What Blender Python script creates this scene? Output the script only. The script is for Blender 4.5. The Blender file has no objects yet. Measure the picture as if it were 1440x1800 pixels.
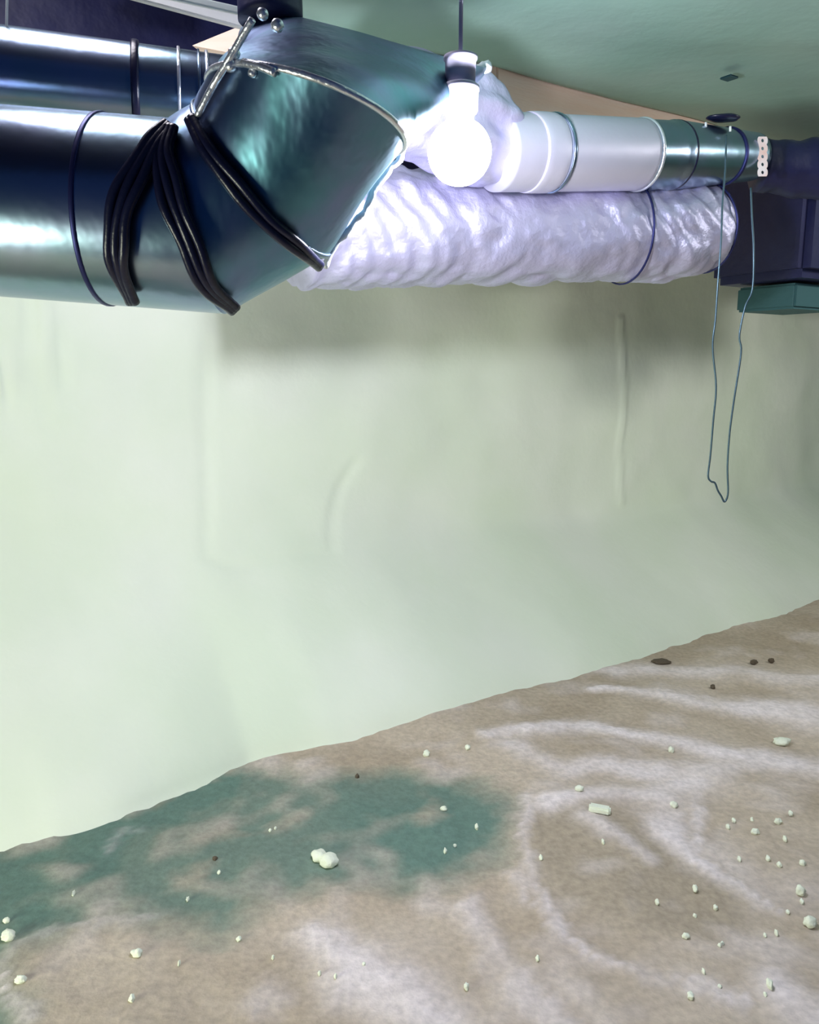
import bpy, bmesh, math, random
import numpy as np
from mathutils import Vector, noise
random.seed(7)
sc = bpy.context.scene
COL = sc.collection
# ------------------------------------------------------------------ camera
F = 1400.0; TILT = math.radians(10.1); CH = 0.75
cd = bpy.data.cameras.new('camera'); cam = bpy.data.objects.new('camera', cd); COL.objects.link(cam)
cam.location = (0, 0, CH); cam.rotation_euler = (math.pi/2 - TILT, 0, 0)
cd.sensor_fit = 'VERTICAL'; cd.sensor_height = 24; cd.lens = F/1800*24
cd.clip_start = .02; sc.camera = cam
# ------------------------------------------------------------------ light
BULB_POWER = 460.0
FILL_POWER = 7.6
w = bpy.data.worlds.new('world'); sc.world = w; w.use_nodes = True
w.node_tree.nodes['Background'].inputs[0].default_value = (0.03, 0.08, 0.24, 1)
w.node_tree.nodes['Background'].inputs[1].default_value = 0.32
def area(name, loc, aim, size, power, color, spread=180):
    l = bpy.data.lights.new(name, 'AREA'); l.shape = 'DISK'; l.size = size; l.energy = power; l.spread = math.radians(spread); l.color = color
    o = bpy.data.objects.new(name, l); COL.objects.link(o); o.location = loc
    o.rotation_euler = (Vector(aim)-Vector(loc)).to_track_quat('-Z', 'Y').to_euler()
    return o
area('fill_low_left', (-1.1, .12, .22), (.4, 1.7, .15), .6, FILL_POWER, (.96, 1.0, .78), 118)  # added fill, low and out of frame, to brighten the left wall
area('fill_overhead', (-.45, 1.02, 1.56), (-.35, 1.05, .3), .35, 4.0, (.96, .92, 1.0))  # added fill above the frame, for the duct tops and left wall
area('fill_side', (1.6, 1.3, 1.28), (1.5, 2.4, .1), .35, 11.0, (.98, .97, .93))  # added fill off the right side, lifting the foam skirt and dirt
sc.view_settings.view_transform = 'Standard'; sc.view_settings.look = 'None'
sc.view_settings.exposure = 0.0; sc.view_settings.gamma = 1.0; sc.view_settings.use_curve_mapping = False
sc.cycles.use_denoising = True
sc.cycles.sample_clamp_indirect = 4.0
# ------------------------------------------------------------------ projection helpers (a photo position -> a point in the place)
CT, ST = math.cos(TILT), math.sin(TILT)
def ray(px, py):
    u = (px-720)/F; v = -(py-900)/F
    return Vector((u, CT + v*ST, -ST + v*CT))
def P(px, py, Y):
    d = ray(px, py); return Vector((0, 0, CH)) + d*(Y/d.y)
def PZ(px, py, z=0.0):
    d = ray(px, py); return Vector((0, 0, CH)) + d*((z-CH)/d.z)
# ------------------------------------------------------------------ materials
def mat(name, color, rough=.6, metal=0.0, bump=None, bscale=60, bdist=.003, var=None, vscale=8, detail=4, stretch=None):
    m = bpy.data.materials.new(name); m.use_nodes = True
    nt = m.node_tree; b = nt.nodes['Principled BSDF']
    b.inputs['Base Color'].default_value = (*color, 1); b.inputs['Roughness'].default_value = rough
    b.inputs['Metallic'].default_value = metal
    tc = nt.nodes.new('ShaderNodeTexCoord'); mp = nt.nodes.new('ShaderNodeMapping')
    nt.links.new(tc.outputs['Object'], mp.inputs[0])
    if stretch: mp.inputs['Scale'].default_value = stretch
    if var:
        n = nt.nodes.new('ShaderNodeTexNoise'); n.inputs['Scale'].default_value = vscale; n.inputs['Detail'].default_value = 5
        r = nt.nodes.new('ShaderNodeValToRGB'); r.color_ramp.elements[0].position = .35; r.color_ramp.elements[1].position = .65
        r.color_ramp.elements[0].color = (*color, 1); r.color_ramp.elements[1].color = (*var, 1)
        nt.links.new(mp.outputs[0], n.inputs['Vector']); nt.links.new(n.outputs['Fac'], r.inputs[0])
        nt.links.new(r.outputs[0], b.inputs['Base Color'])
    if bump:
        n = nt.nodes.new('ShaderNodeTexNoise'); n.inputs['Scale'].default_value = bscale; n.inputs['Detail'].default_value = detail
        bp = nt.nodes.new('ShaderNodeBump'); bp.inputs['Strength'].default_value = bump; bp.inputs['Distance'].default_value = bdist
        nt.links.new(mp.outputs[0], n.inputs['Vector']); nt.links.new(n.outputs['Fac'], bp.inputs['Height'])
        nt.links.new(bp.outputs[0], b.inputs['Normal'])
    return m
M = {}
M['foam'] = mat('sprayed_foam', (.76, .84, .68), .9, var=(.82, .87, .75), vscale=3, bump=.3, bscale=40, bdist=.003)
M['teal'] = mat('dark_teal_paint', (.03, .10, .11), .7, bump=.3)
M['streaked'] = mat('reflection_streaks', (.20, .27, .44), .36, 1.0, bump=.45, bscale=7, bdist=.014, var=(.12, .29, .36), vscale=9, stretch=(1.6, 1.6, .7))  # green reflection streaks are painted into the elbow's metal colour
M['pale_duct'] = mat('pale_metal', (.74, .72, .86), .48, .6, bump=.25, bscale=30, bdist=.003)
M['ceiling'] = mat('ceiling_foam', (.34, .54, .45), .8, var=(.39, .57, .49), vscale=4, bump=.4, bscale=20, bdist=.006)
M['duct'] = mat('galvanised_duct', (.30, .37, .52), .26, 1.0, bump=.2, bscale=9, bdist=.01, var=(.24, .36, .44), vscale=14)
M['foil'] = mat('foil_wrap', (.60, .58, .78), .52, .75, bump=.9, bscale=18, bdist=.012, detail=6)
M['foil_tape'] = mat('foil_tape', (.9, .92, .98), .3, .8, bump=.7, bscale=60, bdist=.004)
M['tape_edge'] = mat('crinkled_tape', (.88, .93, .98), .45, .1, bump=.7, bscale=60, bdist=.004)
M['black'] = mat('black_rubber', (.008, .009, .035), .3, bump=.2, bscale=120)
M['dark_metal'] = mat('dark_metal', (.03, .035, .14), .4, .7, bump=.2, bscale=12)
M['navy'] = mat('dark_navy', (.007, .008, .05), .5, bump=.6, bscale=12, bdist=.01, var=(.012, .015, .08), vscale=5)  # near-black navy carrying the joist bay's shade; dark pipes use it too
M['wood'] = mat('peach_wood', (.95, .68, .54), .7, var=(.96, .74, .62), vscale=7, stretch=(1, 1, 8), bump=.2, bscale=40)
M['white'] = mat('white_plastic', (.85, .9, .88), .4, bump=.1)
M['grey'] = mat('grey_board', (.55, .56, .56), .6, bump=.1)
M['wire'] = mat('steel_wire', (.07, .12, .15), .35, .6, bump=.1)
M['strap'] = mat('strap', (.9, .62, .55), .45, .0, bump=.2, bscale=80, var=(.95, .85, .85), vscale=25)
M['hole'] = mat('strap_hole', (.25, .03, .05), .6, bump=.1)
M['crumb'] = mat('foam_crumb', (.82, .86, .72), .9, bump=.8, bscale=150, bdist=.003)
M['clod'] = mat('soil_clod', (.10, .075, .05), .9, bump=.8, bscale=150)
M['socket'] = mat('lamp_socket', (.60, .58, .74), .5, bump=.1)
m = bpy.data.materials.new('lit_bulb_glass'); m.use_nodes = True; nt = m.node_tree
b = nt.nodes['Principled BSDF']; b.inputs['Base Color'].default_value = (.9, .95, 1, 1); b.inputs['Roughness'].default_value = .3
b.inputs['Emission Color'].default_value = (.86, .88, 1.0, 1); b.inputs['Emission Strength'].default_value = BULB_POWER
M['bulb'] = m
# ------------------------------------------------------------------ object helpers
def link(o, parent=None):
    COL.objects.link(o)
    if parent is not None: o.parent = parent
    return o
def mesh(name, verts, faces, material, parent=None, smooth=True):
    me = bpy.data.meshes.new(name); me.from_pydata([tuple(v) for v in verts], [], faces); me.update()
    me.materials.append(M[material] if isinstance(material, str) else material)
    o = bpy.data.objects.new(name, me)
    if smooth: me.polygons.foreach_set('use_smooth', [True]*len(me.polygons))
    link(o)
    if parent is not None:
        o.parent = parent
        o.matrix_parent_inverse = parent_inv(parent)
    return o
def parent_inv(p):
    from mathutils import Matrix
    m = Matrix.Translation(Vector(p.location)).inverted()
    q = p.parent
    return m
def thing(name, label, cat, loc, group=None):
    o = bpy.data.objects.new(name, None); link(o); o.location = loc; o.empty_display_size = .05
    o['label'] = label; o['category'] = cat
    if group: o['group'] = group
    return o
def tag(o, label, cat, group=None):
    o['label'] = label; o['category'] = cat
    if group: o['group'] = group
    return o
def origin(o):
    me = o.data; n = len(me.vertices); co = np.empty(n*3); me.vertices.foreach_get('co', co); co = co.reshape(-1, 3)
    c = np.array([(co[:, 0].min()+co[:, 0].max())/2, (co[:, 1].min()+co[:, 1].max())/2, co[:, 2].min()])
    co -= c; me.vertices.foreach_set('co', co.ravel()); me.update(); o.location = Vector(c)
    return o
def cr(pts, n=8):
    """Catmull-Rom through points (Vectors)"""
    p = [pts[0]*2-pts[1]] + list(pts) + [pts[-1]*2-pts[-2]]; out = []
    for i in range(1, len(p)-2):
        for k in range(n):
            t = k/n; a, b_, c, d = p[i-1], p[i], p[i+1], p[i+2]
            out.append(.5*((2*b_)+(c-a)*t+(2*a-5*b_+4*c-d)*t*t+(3*b_-a-3*c+d)*t**3))
    out.append(pts[-1]); return out
def tube_data(path, radius, segs=12, crumple=0, cfreq=20, cap=True, ridge=None, squash=1.0, seed=0):
    n = len(path); R = radius if callable(radius) else (lambda t: radius)
    verts = []; faces = []
    t0 = (path[1]-path[0]).normalized()
    up = Vector((0, 0, 1)) if abs(t0.z) < .9 else Vector((0, 1, 0))
    nrm = (up - t0*up.dot(t0)).normalized()
    L = 0
    for i, p in enumerate(path):
        if i > 0: L += (p-path[i-1]).length
        t = (path[min(i+1, n-1)]-path[max(i-1, 0)]).normalized()
        nrm = (nrm - t*nrm.dot(t)).normalized(); bi = t.cross(nrm)
        r = R(i/(n-1))
        for k in range(segs):
            a = 2*math.pi*k/segs
            d = nrm*math.cos(a)*squash + bi*math.sin(a)
            rr = r
            q = p + d*r
            if crumple:
                rr += crumple*(abs(noise.noise(q*cfreq+Vector((seed, 0, 0))))*2-.6 + .6*abs(noise.noise(q*cfreq*2.3)))
            if ridge: rr += ridge(L, a)
            verts.append(p + d*rr)
    for i in range(n-1):
        for k in range(segs):
            k2 = (k+1) % segs
            faces.append((i*segs+k, i*segs+k2, (i+1)*segs+k2, (i+1)*segs+k))
    if cap:
        faces.append(tuple(range(segs-1, -1, -1))); faces.append(tuple(range((n-1)*segs, n*segs)))
    return verts, faces
def tube(name, path, radius, material, parent=None, **kw):
    v, f = tube_data(path, radius, **kw); return mesh(name, v, f, material, parent)
def lin(a, b, n): return [a.lerp(b, i/n) for i in range(n+1)]
def band(name, c, axis, r, width, thick, material, parent, segs=48, a0=0, a1=2*math.pi):
    """a ring collar of rectangular rounded section around a duct"""
    ax = axis.normalized(); up = Vector((0, 0, 1)); n1 = (up-ax*up.dot(ax)).normalized(); n2 = ax.cross(n1)
    prof = [(-width/2, 0), (-width*.42, thick*.8), (-width*.2, thick), (width*.2, thick), (width*.42, thick*.8), (width/2, 0), (width*.4, -thick*.6), (-width*.4, -thick*.6)]
    full = abs(a1-a0-2*math.pi) < 1e-6; N = segs if full else segs+1
    v = []; f = []; q = len(prof)
    for i in range(N):
        a = a0+(a1-a0)*i/segs
        d = n1*math.cos(a)+n2*math.sin(a)
        for (s, h) in prof: v.append(c+ax*s+d*(r+h))
    for i in range(segs):
        j = (i+1) % N
        for k in range(q): f.append((i*q+k, i*q+(k+1) % q, j*q+(k+1) % q, j*q+k))
    if not full:
        f.append(tuple(range(q-1, -1, -1))); f.append(tuple((N-1)*q+k for k in range(q)))
    return mesh(name, v, f, material, parent)
def box(name, c, sx, sy, sz, material, parent=None, ax=Vector((1, 0, 0)), bevel=.003, up=Vector((0, 0, 1))):
    bm = bmesh.new(); bmesh.ops.create_cube(bm, size=1)
    x = ax.normalized(); y = up.cross(x).normalized(); z = x.cross(y)
    for v in bm.verts: v.co = Vector((v.co.x*sx, v.co.y*sy, v.co.z*sz))
    if bevel: bmesh.ops.bevel(bm, geom=list(bm.edges), offset=bevel, segments=2, affect='EDGES')
    for v in bm.verts: v.co = c + x*v.co.x + y*v.co.y + z*v.co.z
    vs = [v.co.copy() for v in bm.verts]; fs = [[v.index for v in f.verts] for f in bm.faces]; bm.free()
    return mesh(name, vs, fs, material, parent, smooth=False)
def lump(name, c, rx, ry, rz, material, seed=0, parent=None, sub=3, amp=.35):
    bm = bmesh.new(); bmesh.ops.create_icosphere(bm, subdivisions=sub, radius=1)
    vs = []
    for v in bm.verts:
        p = v.co.copy(); k = 1+amp*noise.noise(p*1.6+Vector((seed*7.3, 0, 0)))+amp*.5*noise.noise(p*4+Vector((0, seed*3.1, 0)))
        vs.append(Vector((p.x*rx*k, p.y*ry*k, p.z*rz*k)))
    zmin = min(v.z for v in vs)
    vs = [v+c-Vector((0, 0, zmin)) for v in vs]
    fs = [[v.index for v in f.verts] for f in bm.faces]; bm.free()
    return origin(mesh(name, vs, fs, material, parent))
def structure(o): o['kind'] = 'structure'; return o

# ================================================================== SETTING
# ---- base line of the foam where it meets the dirt
base_px = [(-420, 1590), (-200, 1552), (0, 1508), (110, 1480), (200, 1450), (330, 1400), (450, 1352), (600, 1318), (720, 1280), (900, 1232), (1050, 1192), (1180, 1150), (1300, 1108), (1440, 1068), (1650, 1010), (1900, 950)]
base = [PZ(x, y) for x, y in base_px]
base.append(base[-1]+(base[-1]-base[-3]).normalized()*1.6)
D = (base[13]-base[2]); D.z = 0; D.normalize()           # direction along the wall
N = Vector((-D.y, D.x, 0))                                # away from the camera
O = base[2].copy()
bs = np.array([(p-O).dot(D) for p in base]); bo = np.array([(p-O).dot(N) for p in base])
def base_off(s): return float(np.interp(s, bs, bo))
WALLOFF = float(np.interp(0.5, bs, bo)) + .40
def ray_wall(px, py, off=None):
    """photo position -> (s, z) on the upright part of the wall"""
    off = WALLOFF if off is None else off
    d = ray(px, py); o = Vector((0, 0, CH)); t = (off-(o-O).dot(N))/d.dot(N); p = o+d*t
    return ((p-O).dot(D), p.z)
def seg_dist(p, a, b_):
    ax, ay = a; bx, by = b_; vx, vy = bx-ax, by-ay
    t = max(0, min(1, ((p[0]-ax)*vx+(p[1]-ay)*vy)/(vx*vx+vy*vy+1e-12)))
    return math.hypot(p[0]-ax-t*vx, p[1]-ay-t*vy)
groove = [ray_wall(*q) for q in [(366, 600), (368, 800), (364, 900), (352, 975), (400, 990), (480, 972), (570, 962), (582, 905), (600, 860), (628, 812)]]
bead = [ray_wall(*q) for q in [(1083, 560), (1088, 680), (1086, 780), (1090, 885)]]
s0, s1 = bs[0], bs[-1]
zs_mid = .33
def wall_point(s, v):
    """v 0..1 = sloping skirt, 1..2 = upright; the two blend in a soft hollow"""
    b0 = base_off(s); ws = WALLOFF + .015*math.sin(s*2.2)
    ledge = .34 - .06*max(0, min(1, (s-.7)/1.2)); k = .075 - .062*max(0, min(1, (s-.2)/1.2))
    z = -.04+.54*v if v < 1 else .5+1.14*(v-1)
    off = ws - (ws-b0)/ledge*k*math.log(1+math.exp((ledge-z)/k))
    off += .03*math.exp(-(max(0, z)/.03))
    return off, z
NU, NV1, NV2 = 420, 60, 150
verts = []; faces = []
for i in range(NU+1):
    s = s0+(s1-s0)*i/NU
    for j in range(NV1+NV2+1):
        v = j/NV1 if j <= NV1 else 1+(j-NV1)/NV2
        off, z = wall_point(s, v)
        q = Vector((s*2.0, z*2.4, 3.3))
        dsp = .020*noise.noise(q*1.3) + .0045*noise.noise(q*4.0) + .0007*noise.noise(q*13)
        if z > .2:
            g = min(seg_dist((s, z), groove[k], groove[k+1]) for k in range(len(groove)-1))
            dsp += .005*math.exp(-(g/.012)**2)
            g = min(seg_dist((s, z), bead[k], bead[k+1]) for k in range(len(bead)-1))
            dsp -= .008*math.exp(-(g/.008)**2)
        # rough sagging foam at the left under the duct
        k = math.exp(-max(0, s-ray_wall(60, 600)[0])**2/.004)*max(0, min(1, (z-.62)/.12))
        dsp += .022*k*noise.noise(Vector((s*55, z*7, 1.0)))
        dsp += -.01*k*abs(noise.noise(Vector((s*110, z*16, 4.0))))
        p = O + D*s + N*(off+dsp); p.z = z
        verts.append(p)
W = NV1+NV2+1
for i in range(NU):
    for j in range(W-1): faces.append((i*W+j, (i+1)*W+j, (i+1)*W+j+1, i*W+j+1))
wall = structure(mesh('wall_back', verts, faces, 'foam'))
# ---- dirt floor with damp patch and pale dried streaks
gx0, gx1, gy0, gy1 = -1.9, 3.6, .3, 4.4
step = .0105
nx = int((gx1-gx0)/step); ny = int((gy1-gy0)/step)
X, Y = np.meshgrid(np.linspace(gx0, gx1, nx), np.linspace(gy0, gy1, ny), indexing='ij')
def poly_ground(pts): return np.array([[*PZ(x, y)][:2] for x, y in pts])
def inside(poly, X, Y):
    r = np.zeros(X.shape, bool); n = len(poly)
    for i in range(n):
        x1, y1 = poly[i]; x2, y2 = poly[(i+1) % n]
        if y1 == y2: continue
        c = ((y1 > Y) != (y2 > Y)) & (X < (x2-x1)*(Y-y1)/(y2-y1)+x1); r ^= c
    return r
def dist_poly(pts, X, Y, closed=True):
    d = np.full(X.shape, 9.0); n = len(pts)
    for i in range(n if closed else n-1):
        a = pts[i]; b_ = pts[(i+1) % n]; v = b_-a
        t = np.clip(((X-a[0])*v[0]+(Y-a[1])*v[1])/(v@v+1e-9), 0, 1)
        d = np.minimum(d, np.hypot(X-a[0]-t*v[0], Y-a[1]-t*v[1]))
    return d
warpx = np.zeros(X.shape); warpy = np.zeros(X.shape); hgt = np.zeros(X.shape); mott = np.zeros(X.shape)
for i in range(nx):
    for j in range(ny):
        q = Vector((X[i, j], Y[i, j], 0))
        warpx[i, j] = .030*noise.noise(q*9)+.012*noise.noise(q*40)+.006*noise.noise(q*95); warpy[i, j] = .030*noise.noise(q*9+Vector((9, 9, 0)))+.012*noise.noise(q*40+Vector((3, 9, 0)))+.006*noise.noise(q*95+Vector((3, 1, 0))); mott[i, j] = noise.noise(q*8+Vector((40, 0, 0)))+.6*noise.noise(q*24)
        hgt[i, j] = .010*noise.noise(q*3.1)+.004*noise.noise(q*11)+.0022*noise.noise(q*34)
XW = X+warpx; YW = Y+warpy
def region(pts, soft):
    p = poly_ground(pts); d = dist_poly(p, XW, YW); ins = inside(p, XW, YW)
    sd = np.where(ins, d, -d); return np.clip(.5+sd/soft, 0, 1)
wet_main = region([(-300, 1580), (0, 1480), (200, 1425), (330, 1375), (440, 1340), (560, 1360), (690, 1350), (800, 1370), (900, 1400), (890, 1450), (880, 1500), (800, 1540), (700, 1560), (640, 1545), (560, 1560), (460, 1590), (400, 1640), (300, 1620), (230, 1600), (150, 1635), (60, 1670), (20, 1700), (30, 1790), (-40, 1850), (-400, 1850)], .07)
dark_main = region([(-300, 1560), (0, 1490), (180, 1440), (330, 1380), (440, 1350), (400, 1400), (260, 1440), (200, 1475), (190, 1530), (120, 1580), (0, 1640), (-300, 1700)], .05)
dark2 = region([(620, 1400), (800, 1390), (880, 1420), (850, 1500), (760, 1570), (640, 1540), (600, 1470)], .12)
wet = np.clip(wet_main*.88 + dark_main*.4 + dark2*.15, 0, 1)
# brown flecks inside the wet part
for pts in [[(320, 1470), (420, 1440), (440, 1455), (340, 1485)], [(470, 1450), (545, 1422), (540, 1445), (480, 1460)], [(310, 1530), (370, 1520), (350, 1560), (300, 1550)], [(720, 1420), (780, 1400), (790, 1425), (740, 1450)]]:
    wet *= 1-.6*region(pts, .03)
wet *= 1-.45*np.clip(mott*1.6, 0, 1)
dust = np.zeros(X.shape)
def streak(pts, w0, w1, amp):
    global dust
    p = poly_ground(pts); n = len(p)
    for i in range(n-1):
        a = p[i]; b_ = p[i+1]; v = b_-a
        t = np.clip(((XW-a[0])*v[0]+(YW-a[1])*v[1])/(v@v+1e-9), 0, 1)
        d = np.hypot(XW-a[0]-t*v[0], YW-a[1]-t*v[1]); wd = w0+(w1-w0)*(i+t)/(n-1)
        dust = np.maximum(dust, amp*np.exp(-(d/wd)**2))
streak([(930, 1160), (1100, 1180), (1300, 1185), (1600, 1215)], .03, .06, .75)
streak([(1040, 1210), (1160, 1225), (1300, 1245), (1440, 1260), (1700, 1300)], .02, .09, 1.0)
streak([(860, 1290), (980, 1280), (1120, 1290), (1260, 1325), (1440, 1350), (1700, 1370)], .02, .06, .95)
streak([(900, 1310), (980, 1350), (1060, 1340), (1200, 1360), (1300, 1330)], .03, .04, .8)
streak([(960, 1410), (1080, 1390), (1160, 1400), (1230, 1360)], .03, .05, .8)
streak([(1150, 1400), (1190, 1470), (1260, 1540), (1330, 1590), (1375, 1610)], .035, .006, .85)
streak([(1225, 1380), (1215, 1440), (1240, 1500)], .02, .006, .7)
streak([(925, 1400), (925, 1500), (930, 1550), (965, 1600), (1000, 1640), (1080, 1690), (1200, 1725), (1300, 1760)], .010, .012, .6)
streak([(900, 1530), (925, 1590)], .012, .006, .5)
streak([(820, 1590), (860, 1680), (900, 1720), (960, 1770), (1010, 1820)], .022, .02, .5)
streak([(1030, 1440), (1100, 1480), (1150, 1520)], .03, .012, .55)
streak([(560, 1640), (600, 1680), (640, 1720), (700, 1740), (760, 1800)], .03, .06, .75)
streak([(430, 1770), (480, 1750)], .02, .02, .4)
streak([(1250, 1480), (1350, 1580), (1440, 1560)], .03, .05, .4)
streak([(20, 1700), (18, 1740), (45, 1790)], .006, .008, .7)
streak([(190, 1500), (200, 1465), (250, 1455)], .006, .008, .35)
streak([(20, 1690), (70, 1650), (150, 1630), (280, 1600)], .01, .01, .3)
streak([(1380, 1740), (1450, 1790)], .04, .06, .7)
brown2 = region([(930, 1420), (1080, 1420), (1180, 1480), (1280, 1560), (1330, 1640), (1250, 1660), (1120, 1640), (980, 1590), (930, 1520)], .06)
dust *= np.clip(1+.55*mott, .35, 1.15)
dust = np.maximum(dust, .38*np.clip(mott*1.5-.15, 0, 1)*(1-wet))
gZ = hgt + .006*dust - .006*wet
verts = np.stack([X, Y, gZ], -1).reshape(-1, 3)
idx = np.arange(nx*ny).reshape(nx, ny)
fq = np.stack([idx[:-1, :-1], idx[1:, :-1], idx[1:, 1:], idx[:-1, 1:]], -1).reshape(-1, 4)
me = bpy.data.meshes.new('floor'); me.from_pydata(verts.tolist(), [], fq.tolist()); me.update()
me.polygons.foreach_set('use_smooth', [True]*len(me.polygons))
for nm, arr in (('damp', wet), ('dust', dust), ('silt', brown2)):
    at = me.attributes.new(nm, 'FLOAT', 'POINT'); at.data.foreach_set('value', arr.reshape(-1).astype(np.float32))
m = bpy.data.materials.new('bare_dirt'); m.use_nodes = True; nt = m.node_tree; b = nt.nodes['Principled BSDF']; L = nt.links
def attr(nm): a = nt.nodes.new('ShaderNodeAttribute'); a.attribute_name = nm; return a.outputs['Fac']
def mix(fac, a, c):
    x = nt.nodes.new('ShaderNodeMix'); x.data_type = 'RGBA'
    L.new(fac, x.inputs[0])
    for sock, val in ((x.inputs[6], a), (x.inputs[7], c)):
        if isinstance(val, tuple): sock.default_value = (*val, 1)
        else: L.new(val, sock)
    return x.outputs[2]
tc = nt.nodes.new('ShaderNodeTexCoord')
n1 = nt.nodes.new('ShaderNodeTexNoise'); n1.inputs['Scale'].default_value = 4; n1.inputs['Detail'].default_value = 8
n2 = nt.nodes.new('ShaderNodeTexNoise'); n2.inputs['Scale'].default_value = 90; n2.inputs['Detail'].default_value = 6
L.new(tc.outputs['Object'], n1.inputs[0]); L.new(tc.outputs['Object'], n2.inputs[0])
r1 = nt.nodes.new('ShaderNodeValToRGB'); r1.color_ramp.elements[0].position = .4; r1.color_ramp.elements[1].position = .62
L.new(n1.outputs['Fac'], r1.inputs[0])
c = mix(r1.outputs[0], (.46, .37, .275), (.57, .475, .375))
c = mix(attr('silt'), c, (.42, .345, .255))
c = mix(attr('damp'), c, (.13, .22, .18))
c = mix(attr('dust'), c, (.86, .77, .77))
r2 = nt.nodes.new('ShaderNodeValToRGB'); r2.color_ramp.elements[0].position = .3; r2.color_ramp.elements[0].color = (.82, .82, .82, 1)
r2.color_ramp.elements[1].position = .7; r2.color_ramp.elements[1].color = (1.1, 1.1, 1.1, 1)
L.new(n2.outputs['Fac'], r2.inputs[0])
x = nt.nodes.new('ShaderNodeMix'); x.data_type = 'RGBA'; x.blend_type = 'MULTIPLY'; x.inputs[0].default_value = 1
L.new(c, x.inputs[6]); L.new(r2.outputs[0], x.inputs[7]); L.new(x.outputs[2], b.inputs['Base Color'])
bp = nt.nodes.new('ShaderNodeBump'); bp.inputs['Strength'].default_value = .5; bp.inputs['Distance'].default_value = .004
L.new(n2.outputs['Fac'], bp.inputs['Height']); L.new(bp.outputs[0], b.inputs['Normal']); b.inputs['Roughness'].default_value = .8
me.materials.append(m); structure(link(bpy.data.objects.new('floor', me)))
def gz(x, y):
    i = int(round((x-gx0)/(gx1-gx0)*(nx-1))); j = int(round((y-gy0)/(gy1-gy0)*(ny-1)))
    return float(gZ[max(0, min(nx-1, i)), max(0, min(ny-1, j))])

# ---- ceiling (foam-coated boards at right), rim beam, dark joist bay at left
ZC = 1.35
c1 = PZ(860, 112, ZC); c2 = PZ(1440, 262, ZC)
DC = (c2-c1).normalized(); NC = Vector((-DC.y, DC.x, 0))
def ceil_slab():
    a = c1-DC*.46; NX, NY = 120, 90; vs = []; fs = []
    for i in range(NX+1):
        for j in range(NY+1):
            p = a + DC*(2.6*i/NX) - NC*(1.5*j/NY - .02)
            z = ZC + .012*noise.noise(Vector((p.x*3, p.y*3, 0))) + .01*max(0, noise.noise(Vector((p.x*1.2, p.y*5, 4))))
            vs.append(Vector((p.x, p.y, z)))
    n0 = len(vs); W = NY+1
    for i in range(NX):
        for j in range(NY): fs.append((i*W+j, i*W+j+1, (i+1)*W+j+1, (i+1)*W+j))
    for v in list(vs): vs.append(v+Vector((0, 0, .12)))
    for i in range(NX):
        for j in range(NY): fs.append((n0+i*W+j, n0+(i+1)*W+j, n0+(i+1)*W+j+1, n0+i*W+j+1))
    for i in range(NX):
        for j in (0, NY): fs.append((i*W+j, (i+1)*W+j, n0+(i+1)*W+j, n0+i*W+j))
    for j in range(NY):
        for i in (0, NX): fs.append((i*W+j, i*W+j+1, n0+i*W+j+1, n0+i*W+j))
    return vs, fs
v, f = ceil_slab(); structure(mesh('ceiling', v, f, 'ceiling'))
# rim beam
structure(box('wall_right', Vector((3.55, 1.9, .7)), .05, 3.6, 1.6, 'ceiling', bevel=.004))
bc = c1 + DC*1.74 + NC*.05; bc.z = ZC - .10
structure(box('trim_1', bc, 3.4, .05, .40, 'wood', ax=DC, bevel=.004))
# joist bay at left: its darkness is put into near-black boards
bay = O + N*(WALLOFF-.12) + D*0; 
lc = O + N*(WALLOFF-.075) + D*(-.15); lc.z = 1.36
far = structure(box('wall_shade_panel', lc, 2.44, .03, .56, 'navy', ax=D, bevel=.003))
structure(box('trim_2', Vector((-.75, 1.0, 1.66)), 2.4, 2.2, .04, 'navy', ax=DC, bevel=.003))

# ================================================================== DUCTS AND FITTINGS
A = lambda a, b_: (b_-a).normalized()
# ---- upper-left duct (behind)
u0, u1 = P(-260, 95, .98), P(420, 178, 1.10)
ud = thing('round_duct', 'thin upper galvanised round duct at the left, lying behind the larger duct', 'duct', (u0+u1)/2)
ax = A(u0, u1)
ruU = .050
tube('duct_pipe', lin(u0, u1, 60), ruU, 'duct', ud, segs=56)
def on(p0, p1, px, r=None):
    best = min((p0.lerp(p1, k/400) for k in range(401)), key=lambda q: abs(proj(q)[0]-px)); return best
def proj(q):
    d = q-Vector((0, 0, CH)); fw = d.y*CT - d.z*ST; up = d.y*ST + d.z*CT
    return (720+F*d.x/fw, 900-F*up/fw)
o = band('black_band', on(u0, u1, 240), ax, ruU, .010, .004, 'black', ud); o['label'] = 'black rubber band'
band('crimp_ring', on(u0, u1, 314), ax, ruU, .004, .003, 'foil_tape', ud)
band('crimp_ring', on(u0, u1, 348), ax, ruU, .003, .003, 'duct', ud)
band('crimp_ring', on(u0, u1, 362), ax, ruU, .004, .003, 'foil_tape', ud)
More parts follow.
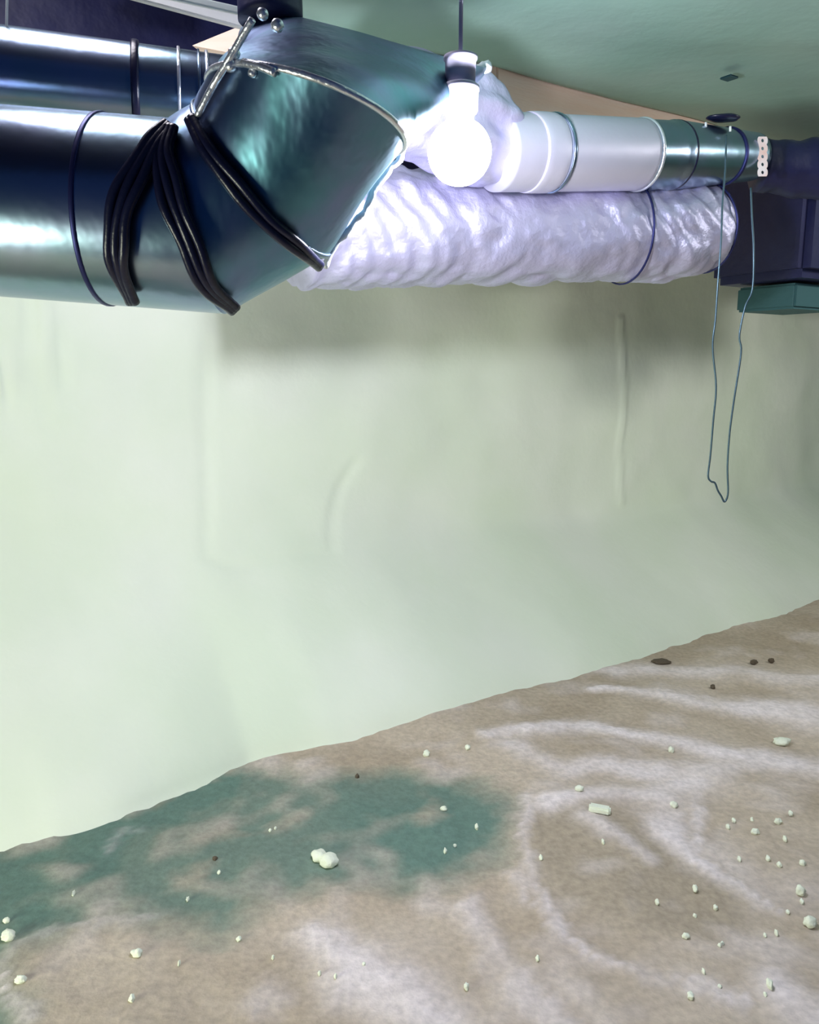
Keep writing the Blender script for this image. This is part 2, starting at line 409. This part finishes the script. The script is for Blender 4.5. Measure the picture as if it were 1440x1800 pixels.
# ---- big lower-left duct and elbow
RL = .0915
pts = [P(-330, 332, .85), P(352, 386, .85), P(468, 318, .85), P(556, 172, .81)]
ends = [P(578, 132, 1.22)]
big = thing('round_duct', 'large lower-left galvanised duct turning up through a segmented elbow', 'duct', pts[1])
def mitre(points, r, segs=72):
    rings = []; t0 = (points[1]-points[0]).normalized()
    n1 = (Vector((0, 0, 1))-t0*t0.z).normalized(); n2 = t0.cross(n1)
    ring = [points[0]+n1*math.cos(2*math.pi*k/segs)*r+n2*math.sin(2*math.pi*k/segs)*r for k in range(segs)]
    rings.append(ring)
    for i in range(1, len(points)):
        t = (points[i]-points[i-1]).normalized()
        if i < len(points)-1: nn = (t+(points[i+1]-points[i]).normalized()).normalized()
        else: nn = t
        new = []
        for q in ring:
            k = (points[i]-q).dot(nn)/t.dot(nn); new.append(q+t*k)
        rings.append(new); ring = new
    return rings
allp = pts+ends
def front(px, py, gap=.006):
    """point on the camera-facing side of the big duct, pushed out a little"""
    d = ray(px, py).normalized(); o_ = Vector((0, 0, CH)); best = None
    for a_, b_ in zip(allp[:-1], allp[1:]):
        ax_ = (b_-a_).normalized(); L_ = (b_-a_).length
        dd = d-ax_*d.dot(ax_); oo = (o_-a_)-ax_*(o_-a_).dot(ax_)
        A_, B_, C_ = dd.dot(dd), 2*dd.dot(oo), oo.dot(oo)-(RL+gap)**2
        dis = B_*B_-4*A_*C_
        t = (-B_-math.sqrt(dis))/(2*A_) if dis > 0 else -B_/(2*A_)
        q = o_+d*t; i_ = allp.index(a_)
        n0 = ax_ if i_ == 0 else ((allp[i_]-allp[i_-1]).normalized()+ax_); n1 = ax_ if i_ == len(allp)-2 else ((allp[i_+2]-allp[i_+1]).normalized()+ax_)
        if (q-a_).dot(n0) >= -.004 and (q-b_).dot(n1) <= .004 and (best is None or t < best): best = t
    if best is None: best = .83/d.y
    return o_+d*best
rings = mitre(pts+ends, RL)
# the upper cut of the upright gore leans back to the left; the boot above it flares out towards the right duct
def on_gore(px, py):
    a_, b_ = pts[2], pts[3]; ax_ = (b_-a_).normalized(); d = ray(px, py).normalized(); o_ = Vector((0, 0, CH))
    dd = d-ax_*d.dot(ax_); oo = (o_-a_)-ax_*(o_-a_).dot(ax_)
    A_, B_, C_ = dd.dot(dd), 2*dd.dot(oo), oo.dot(oo)-RL**2
    dis = max(0, B_*B_-4*A_*C_); return o_+d*((-B_-math.sqrt(dis))/(2*A_))
g1, g2, g3 = on_gore(404, 112), on_gore(708, 232), on_gore(566, 142)
gn = (g2-g1).cross(g3-g1).normalized(); gax = (pts[3]-pts[2]).normalized()
rings[3] = [q+gax*((g1-q).dot(gn)/gax.dot(gn)) for q in rings[2]]
far_ring = []
for k in range(72):
    a = 2*math.pi*k/72; px = 649-209*math.cos(a)
    py = float(np.interp(px, [440, 530, 640, 750, 858], [32, 30, 58, 92, 120])) + (0 if math.sin(a) > 0 else -50*math.sin(a))
    far_ring.append(P(px, py, 1.07-.13*math.sin(a)))
rings[4] = far_ring
def skin(name, ra, rb, parent, n=24, dent=0, material='streaked', capa=False, capb=False, seed=0):
    s = len(ra); vs = []; fs = []
    ca = sum(ra, Vector())/s; cb = sum(rb, Vector())/s
    for i in range(n+1):
        c = ca.lerp(cb, i/n)
        for k in range(s):
            q = ra[k].lerp(rb[k], i/n)
            if dent: q = q + (q-c).normalized()*dent*noise.noise(q*9+Vector((seed, 0, 0)))*math.sin(math.pi*i/n)
            vs.append(q)
    for i in range(n):
        for k in range(s): fs.append((i*s+k, i*s+(k+1) % s, (i+1)*s+(k+1) % s, (i+1)*s+k))
    if capa: fs.append(tuple(range(s-1, -1, -1)))
    if capb: fs.append(tuple(n*s+k for k in range(s)))
    return mesh(name, vs, fs, material, parent)
skin('duct_pipe', rings[0], rings[1], big, 60, material='duct')
skin('elbow_gore', rings[1], rings[2], big, 24, .005, seed=1)
skin('elbow_gore', rings[2], rings[3], big, 30, .006, seed=2)
skin('elbow_gore', rings[3], rings[4], big, 40, .020, seed=3, capb=True)
def seam(name, ring, r, material, parent, k0=None, k1=None, wob=0):
    pp = list(ring)
    if wob: pp = [q+Vector((noise.noise(q*60), noise.noise(q*60+Vector((5, 0, 0))), noise.noise(q*60+Vector((0, 5, 0)))))*wob for q in pp]
    if k0 is None: pp = pp+[pp[0]]
    else: pp = pp[k0:k1]
    return tube(name, pp, r, material, parent, segs=8)
seam('elbow_seam', rings[2], .0028, 'duct', big)
o = seam('elbow_seam', rings[3], .0032, 'foil_tape', big); o['label'] = 'bright raised seam'
axL = A(pts[0], pts[1])
for px in (190,):
    band('crimp_ring', on(pts[0], pts[1], px), axL, RL, .005, .0015, 'dark_metal', big)
# ragged foil-taped edge along the side of the elbow
edge = [P(568, 471, .87), P(604, 414, .87), P(645, 364, .87), P(662, 327, .87), P(699, 277, .88), P(711, 238, .89), P(728, 207, .93), P(742, 174, .96), P(772, 142, 1.0), P(804, 127, 1.03), P(860, 118, 1.06)]
ep = cr(edge, 10)
ep = [q+Vector((noise.noise(q*70), 0, noise.noise(q*70+Vector((5, 0, 0)))))*.004 for q in ep]
o = tube('foil_tape_edge', ep, lambda t: .003+.0045*abs(math.sin(t*17))*t, 'tape_edge', big, segs=8, crumple=.0012, cfreq=120); o['label'] = 'bright ragged foil tape edge'
# lugs at the left corner of the elbow
for (px, py, rr) in ((412, 106, .0055), (406, 128, .006), (462, 36, .005), (488, 58, .0055), (444, 137, .004)):
    q = front(px, py, .002); lumpo = lump('rivet', q, rr, rr, rr, 'foil_tape', seed=px, parent=None, amp=.1, sub=2)
    mw = lumpo.location.copy(); lumpo.parent = big; lumpo.matrix_parent_inverse = parent_inv(big)
tube('highlight_bar', cr([front(*k_) for k_ in ((346, 206), (372, 156), (398, 112), (424, 68), (444, 34))], 6), .0032, 'foil_tape', big, segs=10)
tube('highlight_bar', cr([front(428, 110, .004), front(455, 116, .004), front(484, 128, .004)], 6), .0036, 'foil_tape', big, segs=10)  # bright foil bars added for the highlights along edge and seam

# ---- crumpled foil take-off above, running back from the elbow
to = [P(690, 175, 1.26), P(740, 185, 1.28), P(800, 208, 1.32), P(850, 240, 1.37), P(900, 262, 1.44)]
fold = lambda L_, a: .006*math.sin(a*7+L_*20)*1
tk = tube('foil_sleeve', cr(to, 14), lambda t: .072-.004*t-.012*max(0,(t-.7)/.3), 'foil', None, segs=72, crumple=.012, cfreq=9, ridge=lambda L_, a: .004*math.sin(a*9+L_*14))
origin(tk); tag(tk, 'crumpled pale foil sleeve running back from the elbow top to the right duct', 'duct sleeve')
# dark pipe rising at the top
dp = origin(tube('vent_pipe', lin(P(476, 38, 1.0), P(470, -120, 1.0), 12), .037, 'navy', None, segs=32)); tag(dp, 'short black pipe rising out of frame above the elbow', 'pipe')

# ---- right smooth duct, with collars
r0, r1 = P(880, 268, 1.36), P(1322, 276, 1.66)
rd = thing('round_duct', 'smooth jointed metal duct running right from the bulb to the perforated strap', 'duct', (r0+r1)/2)
axR = A(r0, r1)
rr = lambda t: .058 if t < .62 else (.060-.016*(t-.62)/.38)
tube('duct_pipe', lin(r0, r1, 80), rr, 'duct', rd, segs=56)
j_ = on(r0, r1, 1120)  # left section is paler and rougher than the rest
o = tube('pale_section', lin(r0-axR*.01, j_, 40), .0595, 'pale_duct', rd, segs=56); o['label'] = 'pale matt section'
k = on(r0, r1, 970); band('joint_collar', k, axR, .0600, .006, .0025, 'duct', rd)
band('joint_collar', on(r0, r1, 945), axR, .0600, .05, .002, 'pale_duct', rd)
o = band('crimp_ring', on(r0, r1, 1124), axR, .058, .006, .0035, 'foil_tape', rd); o['label'] = 'pale raised ring'
o = band('crimp_ring', on(r0, r1, 1183), axR, .057, .006, .003, 'black', rd); o['label'] = 'dark joint ring'
band('crimp_ring', on(r0, r1, 1275), axR, .050, .007, .0025, 'dark_metal', rd)
q = P(1272, 214, 1.57); o = lump('hanger_clip', q, .032, .02, .006, 'black', seed=3, amp=.1); o.parent = rd; o.matrix_parent_inverse = parent_inv(rd); o['label'] = 'flat black clip on top'
for px, py in ((1241, 219), (1284, 226)):
    o = tube('screw', lin(P(px, py+5, 1.54), P(px, py-4, 1.54), 3), .0022, 'white', rd, segs=8); o['label'] = 'bright screw head'
# perforated strap at the end
st = thing('hanger_strap', 'short white and pink perforated strap standing at the end of the right duct', 'strap', P(1341, 310, 1.6))
def strap():
    vs = []; fs = []; x = Vector((1, 0, 0)); W_ = .0095
    cells = 5; cen = [P(1341, 240+7+14*i, 1.60) for i in range(cells)]
    hh = (cen[0]-cen[1]).length/2; z = (cen[0]-cen[1]).normalized(); back = Vector((0, .0015, 0)); n = 24
    for ci, c in enumerate(cen):
        for lay in (0, 1):
            for k in range(n):
                a = 2*math.pi*k/n; ca, sa = math.cos(a), math.sin(a)
                m_ = max(abs(ca), abs(sa)); wv = W_*(1-.22*abs(sa/m_)**3)
                vs.append(c+x*(ca/m_)*wv+z*(sa/m_)*hh+back*lay)
            for k in range(n):
                a = 2*math.pi*k/n; vs.append(c+x*math.cos(a)*.0026+z*math.sin(a)*.0032+back*lay)
        b0 = ci*4*n
        for k in range(n):
            k2 = (k+1) % n
            fs += [(b0+k, b0+k2, b0+n+k2, b0+n+k), (b0+2*n+k, b0+3*n+k, b0+3*n+k2, b0+2*n+k2), (b0+k, b0+2*n+k, b0+2*n+k2, b0+k2), (b0+n+k, b0+n+k2, b0+3*n+k2, b0+3*n+k)]
    return vs, fs
v, f = strap(); mesh('strap_band', v, f, 'strap', st, smooth=False)

# ---- foil wrapped insulated duct under the bulb
fp = cr([P(520, 400, 1.34), P(640, 400, 1.40), P(800, 403, 1.48), P(960, 407, 1.55), P(1120, 409, 1.62), P(1200, 405, 1.65), P(1262, 398, 1.69)], 22)
def fr(t):
    if t > .9: return .084*math.sqrt(max(.02, 1-((t-.9)/.1)**2*.75))
    return .096-.004*t/.9+.003*math.sin(t*9)-.010*max(0, (t-.7)/.2)**2
fo = thing('insulated_duct', 'long crumpled foil-wrapped insulated duct hanging below the bulb', 'duct', fp[60])
tube('foil_wrap', fp, fr, 'foil', fo, segs=110, crumple=.010, cfreq=11, ridge=lambda L_, a: .0025*math.sin(L_*160+6*math.sin(a*2))*(.5+.5*math.sin(L_*11)))
for px in (1095, 1235):
    q = on(fp[0], fp[-1], px); j = min(range(len(fp)), key=lambda i: abs(proj(fp[i])[0]-px))
    o = band('tie_strap', fp[j], A(fp[j-1], fp[j+1]), fr(j/(len(fp)-1))+.004, .004, .002, 'dark_metal', fo)

# ---- dark box added in place of shade, and block, at the right edge
tr = box('shade_box', P(1420, 392, 2.0)+Vector((.09, .13, 0)), .50, .26, .27, 'navy', ax=DC, bevel=.02)
origin(tr); tag(tr, 'dark blue shade box added at the right edge beyond the foil duct', 'duct')
tr2 = origin(tube('flexible_duct', cr([P(1334, 292, 1.72), P(1420, 296, 1.72), P(1560, 320, 1.70)], 16), .052, 'navy', None, segs=32, crumple=.008, cfreq=14)); tag(tr2, 'dark flexible duct running off the right edge above the shade box', 'duct')
bl = origin(box('support_block', P(1392, 522, 2.0)+Vector((.03, .08, 0)), .20, .16, .06, 'teal', ax=DC, bevel=.006)); tag(bl, 'dark teal block tucked beneath the dark shade box', 'block')

# ================================================================== BULB
bc_ = P(808, 268, .92); RB = .0344
bt = thing('light_bulb', 'glowing round white light bulb hanging in the middle of the ducts', 'light bulb', bc_)
prof = []
for i in range(25):
    a = math.pi*i/24*.855; prof.append((RB*math.sin(a), -RB*math.cos(a)))
prof += [(.0150, .036), (.0150, .042)]
vs = []; fs = []; S = 40
for (r_, z_) in prof:
    for k in range(S): a = 2*math.pi*k/S; vs.append(bc_+Vector((r_*math.cos(a), r_*math.sin(a), z_)))
for i in range(len(prof)-1):
    for k in range(S): fs.append((i*S+k, i*S+(k+1) % S, (i+1)*S+(k+1) % S, (i+1)*S+k))
o = mesh('glass_globe', vs, fs, 'bulb', bt); o['label'] = 'glowing white glass'
def lathe(name, c, prof, material, parent, S=36):
    vs = []; fs = []
    for (r_, z_) in prof:
        for k in range(S): a = 2*math.pi*k/S; vs.append(c+Vector((r_*math.cos(a), r_*math.sin(a), z_)))
    for i in range(len(prof)-1):
        for k in range(S): fs.append((i*S+k, i*S+(k+1) % S, (i+1)*S+(k+1) % S, (i+1)*S+k))
    fs.append(tuple(range(S-1, -1, -1))); fs.append(tuple((len(prof)-1)*S+k for k in range(S)))
    return mesh(name, vs, fs, material, parent)
lathe('screw_base', bc_, [(.0135, .035), (.0155, .037), (.014, .039), (.0155, .041), (.014, .043)], 'foil_tape', bt)
soc = thing('lamp_holder', 'pale lavender lamp socket on a short stem holding the glowing bulb', 'lamp holder', bc_+Vector((0, 0, .05)))
lathe('socket_cup', bc_, [(.0180, .040), (.0190, .042), (.0195, .060), (.0205, .062), (.0205, .066), (.018, .068)], 'socket', soc)
lathe('stem', bc_, [(.0160, .068), (.0165, .092), (.018, .093), (.018, .096)], 'socket', soc)
zt = ZC+.02-bc_.z
lathe('mounting_plate', bc_, [(.0022, .096), (.0022, zt-.01), (.03, zt-.008), (.03, zt)], 'socket', soc)

# ================================================================== CABLES, WIRES
def wrap(name, pts3, label, r=.0052, n=2, spread=.010, group='black cables draped over the elbow'):
    """a pair of cables lying round the duct"""
    out = []
    base_ = cr([Vector(p) for p in pts3], 12)
    for k in range(n):
        off = (k-(n-1)/2)*spread
        pth = []
        for i, p in enumerate(base_):
            t = (base_[min(i+1, len(base_)-1)]-base_[max(i-1, 0)]).normalized()
            side = t.cross(Vector((0, 1, 0))).normalized()
            pth.append(p+side*off*(.35+.65*math.sin(math.pi*min(1, i/len(base_)*1.05)))*(1+.15*math.sin(i*.3+k))+Vector((0, -.001*k, 0)))
        out.append(pth)
    return out
cables = [
 ([(298, 219), (262, 262), (222, 335), (204, 410), (208, 470), (233, 532)], 3, 'left bundle of black cables draped down the front of the big duct'),
 ([(300, 222), (286, 270), (300, 340), (330, 420), (365, 500), (412, 545)], 3, 'middle bundle of black cables curving down to the elbow underside'),
 ([(334, 208), (368, 268), (420, 335), (480, 400), (530, 440), (562, 468)], 2, 'right pair of black cables slanting across the elbow gore'),
]
for ptsx, n, lab in cables:
    p3 = [front(x, y, .008) for x, y in ptsx]
    c0 = thing('cable_bundle', lab, 'cables', p3[0], 'black cables on the big duct')
    for pth in wrap('cable', p3, lab, n=n, spread=.0085):
        tube('cable', pth, .0046, 'black', c0, segs=12)
# hanging wire loop
wl = [(1277, 238), (1275, 300), (1270, 360), (1268, 420), (1262, 500), (1258, 560), (1253, 610), (1259, 680), (1254, 740), (1249, 800), (1245, 836), (1250, 846), (1257, 849), (1262, 862), (1268, 872), (1274, 882), (1280, 866), (1279, 820), (1283, 760), (1291, 700), (1303, 620), (1300, 590), (1310, 540), (1323, 508), (1325, 440), (1322, 380), (1320, 330)]
wp = cr([P(x, y, 1.44-.04*min(1, (y-230)/200)) for x, y in wl], 6)
o = origin(tube('hanging_wire', wp, .0017, 'wire', None, segs=8)); tag(o, 'long thin wire loop hanging from the right duct in front of the wall', 'wire')
# tie wire top left
o = origin(tube('tie_wire', lin(P(13, -30, 1.0), P(11, 64, 1.0), 10), .0016, 'white', None, segs=8)); tag(o, 'thin white tie wire above the upper duct at the left edge', 'wire')
# white strip and board at top
a_, b_ = P(200, -30, 1.12), P(441, 24, 1.22)
o = origin(box('conduit', (a_+b_)/2, (b_-a_).length, .008, .010, 'white', ax=(b_-a_), bevel=.002)); tag(o, 'bright white straight conduit at the top left edge of frame', 'conduit')
a_, b_ = P(180, -28, 1.25), P(436, 42, 1.35)
o = origin(box('furring_strip', (a_+b_)/2, (b_-a_).length, .012, .019, 'grey', ax=(b_-a_), bevel=.002)); tag(o, 'grey batten just behind the white conduit', 'batten')
a_, b_ = P(330, 92, 1.38), P(452, 52, 1.38)
def wedge():
    q = [P(338, 80, 1.38), P(446, 36, 1.38), P(440, 100, 1.38), P(400, 92, 1.38)]; back = Vector((0.01, .04, 0))
    vs = q+[p+back for p in q]; fs = [(0, 3, 2, 1), (4, 5, 6, 7)]+[(i, (i+1) % 4, 4+(i+1) % 4, 4+i) for i in range(4)]
    return vs, fs
v, f = wedge(); o = origin(mesh('wood_block', v, f, 'wood', smooth=False)); tag(o, 'peach wooden block between the upper left duct and the grey batten', 'wood block')
# small square on the ceiling
q = PZ(1282, 137, ZC-.012); o = origin(box('junction_plate', q, .028, .028, .004, 'teal', ax=DC, bevel=.002)); tag(o, 'small square plate on the green ceiling at right', 'plate')

# ================================================================== CRUMBS ON THE DIRT
def crumb(px, py, wpx, hpx, label, group=None, material='crumb', cat='foam crumb', name='foam_crumb', seed=0):
    p = PZ(px, py+hpx*.4, 0); sc_ = (p-Vector((0, 0, CH))).length/F
    rx = wpx/2*sc_; rz = hpx/2*sc_*.8; z = gz(p.x, p.y)
    o = lump(name, Vector((p.x, p.y, z-.0015)), rx, max(rx*.7, rz), rz, material, seed=seed)
    return tag(o, label, cat, group)
big_ = [
 (15, 1643, 18, 20, 'round white foam crumb on the dark damp soil at the left edge'),
 (11, 1615, 10, 10, 'small white foam crumb just above the round one at the left edge'),
 (241, 1674, 17, 14, 'white domed foam crumb alone on brown dirt at lower left'),
 (420, 1645, 9, 10, 'small square white foam crumb left of centre on brown dirt'),
 (37, 1724, 16, 13, 'pale foam crumb on the edge of the damp soil near the lower left corner'),
 (232, 1752, 8, 14, 'small upright crumb below the white domed crumb at lower left'),
 (1018, 1391, 14, 13, 'square white foam crumb just above the long white chip'),
 (780, 1414, 11, 11, 'small white crumb at the right tip of the damp patch'),
 (750, 1320, 11, 14, 'pale crumb close to the foam edge above the damp patch'),
 (822, 1313, 9, 12, 'pale crumb near the foam edge, to the right of its neighbour'),
 (1375, 1299, 26, 14, 'flat white foam chip with a pointed end on the pale dust at right'),
 (1180, 1315, 9, 13, 'faint upright crumb on pale dust below the foam edge'),
 (1328, 1458, 12, 12, 'oval white crumb, lower of two at right on the brown dirt'),
 (1368, 1442, 11, 12, 'squarish pale crumb at right beside the oval crumb'),
 (1185, 1412, 12, 13, 'pale crumb half buried in the dust streak'),
 (1407, 1562, 12, 18, 'tall white crumb near the right edge above the largest edge crumb'),
 (1424, 1617, 18, 20, 'largest white crumb at the lower right edge'),
 (1411, 1515, 9, 11, 'small crumb above the tall white crumb near the right edge'),
 (1222, 1560, 7, 14, 'thin upright white crumb in the right middle of the brown dirt'),
 (1258, 1591, 6, 11, 'tiny upright crumb to the lower right of the thin upright one'),
 (1206, 1646, 11, 11, 'clean square white crumb alone on the brown dirt at lower right'),
 (1214, 1750, 9, 14, 'white crumb near the bottom edge at lower right'),
 (820, 1736, 7, 14, 'narrow white crumb near the bottom edge right of centre'),
 (945, 1687, 6, 12, 'thin slanted crumb above and right of the narrow bottom crumb'),
 (951, 1507, 6, 12, 'thin crumb right of the damp patch on brown dirt'),
 (838, 1448, 6, 13, 'thin pale crumb on the damp patch tip'),
 (1352, 1735, 7, 18, 'long thin crumb near the lower right corner'),
]
for i, (px, py, a_, b_, lab) in enumerate(big_): crumb(px, py, a_, b_, lab, 'foam crumbs on the dirt', seed=i+1)
# two-lobed crumb
p = PZ(570, 1512); s_ = (p-Vector((0, 0, CH))).length/F
def bilobe():
    bm = bmesh.new()
    for (dx, dy, r_) in ((-9, -6, 12.5), (8, 4, 14.5)):
        g = bmesh.ops.create_icosphere(bm, subdivisions=3, radius=r_*s_)
        for v in g['verts']:
            k = 1+.25*noise.noise(v.co*120+Vector((dx, 0, 0)))
            v.co = Vector((v.co.x*k*1.05, v.co.y*k, v.co.z*k*.75)) + Vector((dx*s_, -dy*s_*1.4, r_*s_*.7))
    vs = [v.co+Vector((p.x, p.y, gz(p.x, p.y)-.002)) for v in bm.verts]; fs = [[v.index for v in f.verts] for f in bm.faces]; bm.free(); return vs, fs
v, f = bilobe(); o = origin(mesh('foam_crumb', v, f, 'crumb')); tag(o, 'large two-lobed white foam crumb on the damp green patch', 'foam crumb', 'foam crumbs on the dirt')
# long flat chip
p = PZ(1054, 1430); s_ = (p-Vector((0, 0, CH))).length/F
o = box('foam_crumb', Vector((p.x, p.y, gz(p.x, p.y)+5*s_)), 34*s_, 16*s_, 11*s_, 'crumb', ax=Vector((1, -.28, -.05)), bevel=2.5*s_); origin(o)
tag(o, 'long white foam chip with a square end on the brown dirt', 'foam crumb', 'foam crumbs on the dirt')
rng = random.Random(5)
tiny = [(1300, 1505), (1370, 1516), (1350, 1505), (1322, 1436), (1280, 1448), (1265, 1735), (1385, 1600), (1410, 1580), (1345, 1640), (1365, 1636), (1222, 1606), (1270, 1655), (1265, 1660), (1237, 1705), (1345, 1750), (1390, 1430), (1380, 1470), (1290, 1440), (1060, 1480), (1155, 1585)]
for i, (px, py) in enumerate(tiny):
    crumb(px, py, rng.uniform(4, 6), rng.uniform(7, 12), 'tiny pale foam fleck scattered on the dirt at the right', 'tiny foam flecks at the right', cat='foam crumb', name='foam_fleck', seed=40+i)
tinyl = [(385, 1528), (475, 1455), (484, 1452), (330, 1575), (315, 1690), (480, 1680), (562, 1712), (590, 1720), (640, 1700), (800, 1480), (783, 1490), (130, 1572)]
for i, (px, py) in enumerate(tinyl):
    crumb(px, py, rng.uniform(4, 6), rng.uniform(7, 12), 'tiny pale foam fleck scattered on the dirt at the left', 'tiny foam flecks at the left', cat='foam crumb', name='foam_fleck', seed=80+i)
for i, (px, py, a_, b_, lab) in enumerate([(1325, 1165, 12, 10, 'dark soil clod on pale dust at the upper right of the floor'), (1356, 1160, 9, 10, 'dark clod just right of its twin on the pale dust'), (1253, 1208, 7, 10, 'small dark clod below the foam edge on pale dust'), (1162, 1163, 30, 8, 'brown crumbly clump against the foam edge'), (378, 1507, 8, 9, 'small dark clod on the damp green patch'), (628, 1358, 7, 9, 'small dark clod at the top of the damp patch')]):
    crumb(px, py, a_, b_, lab, None, 'clod', 'soil clod', 'soil_clod', seed=120+i)
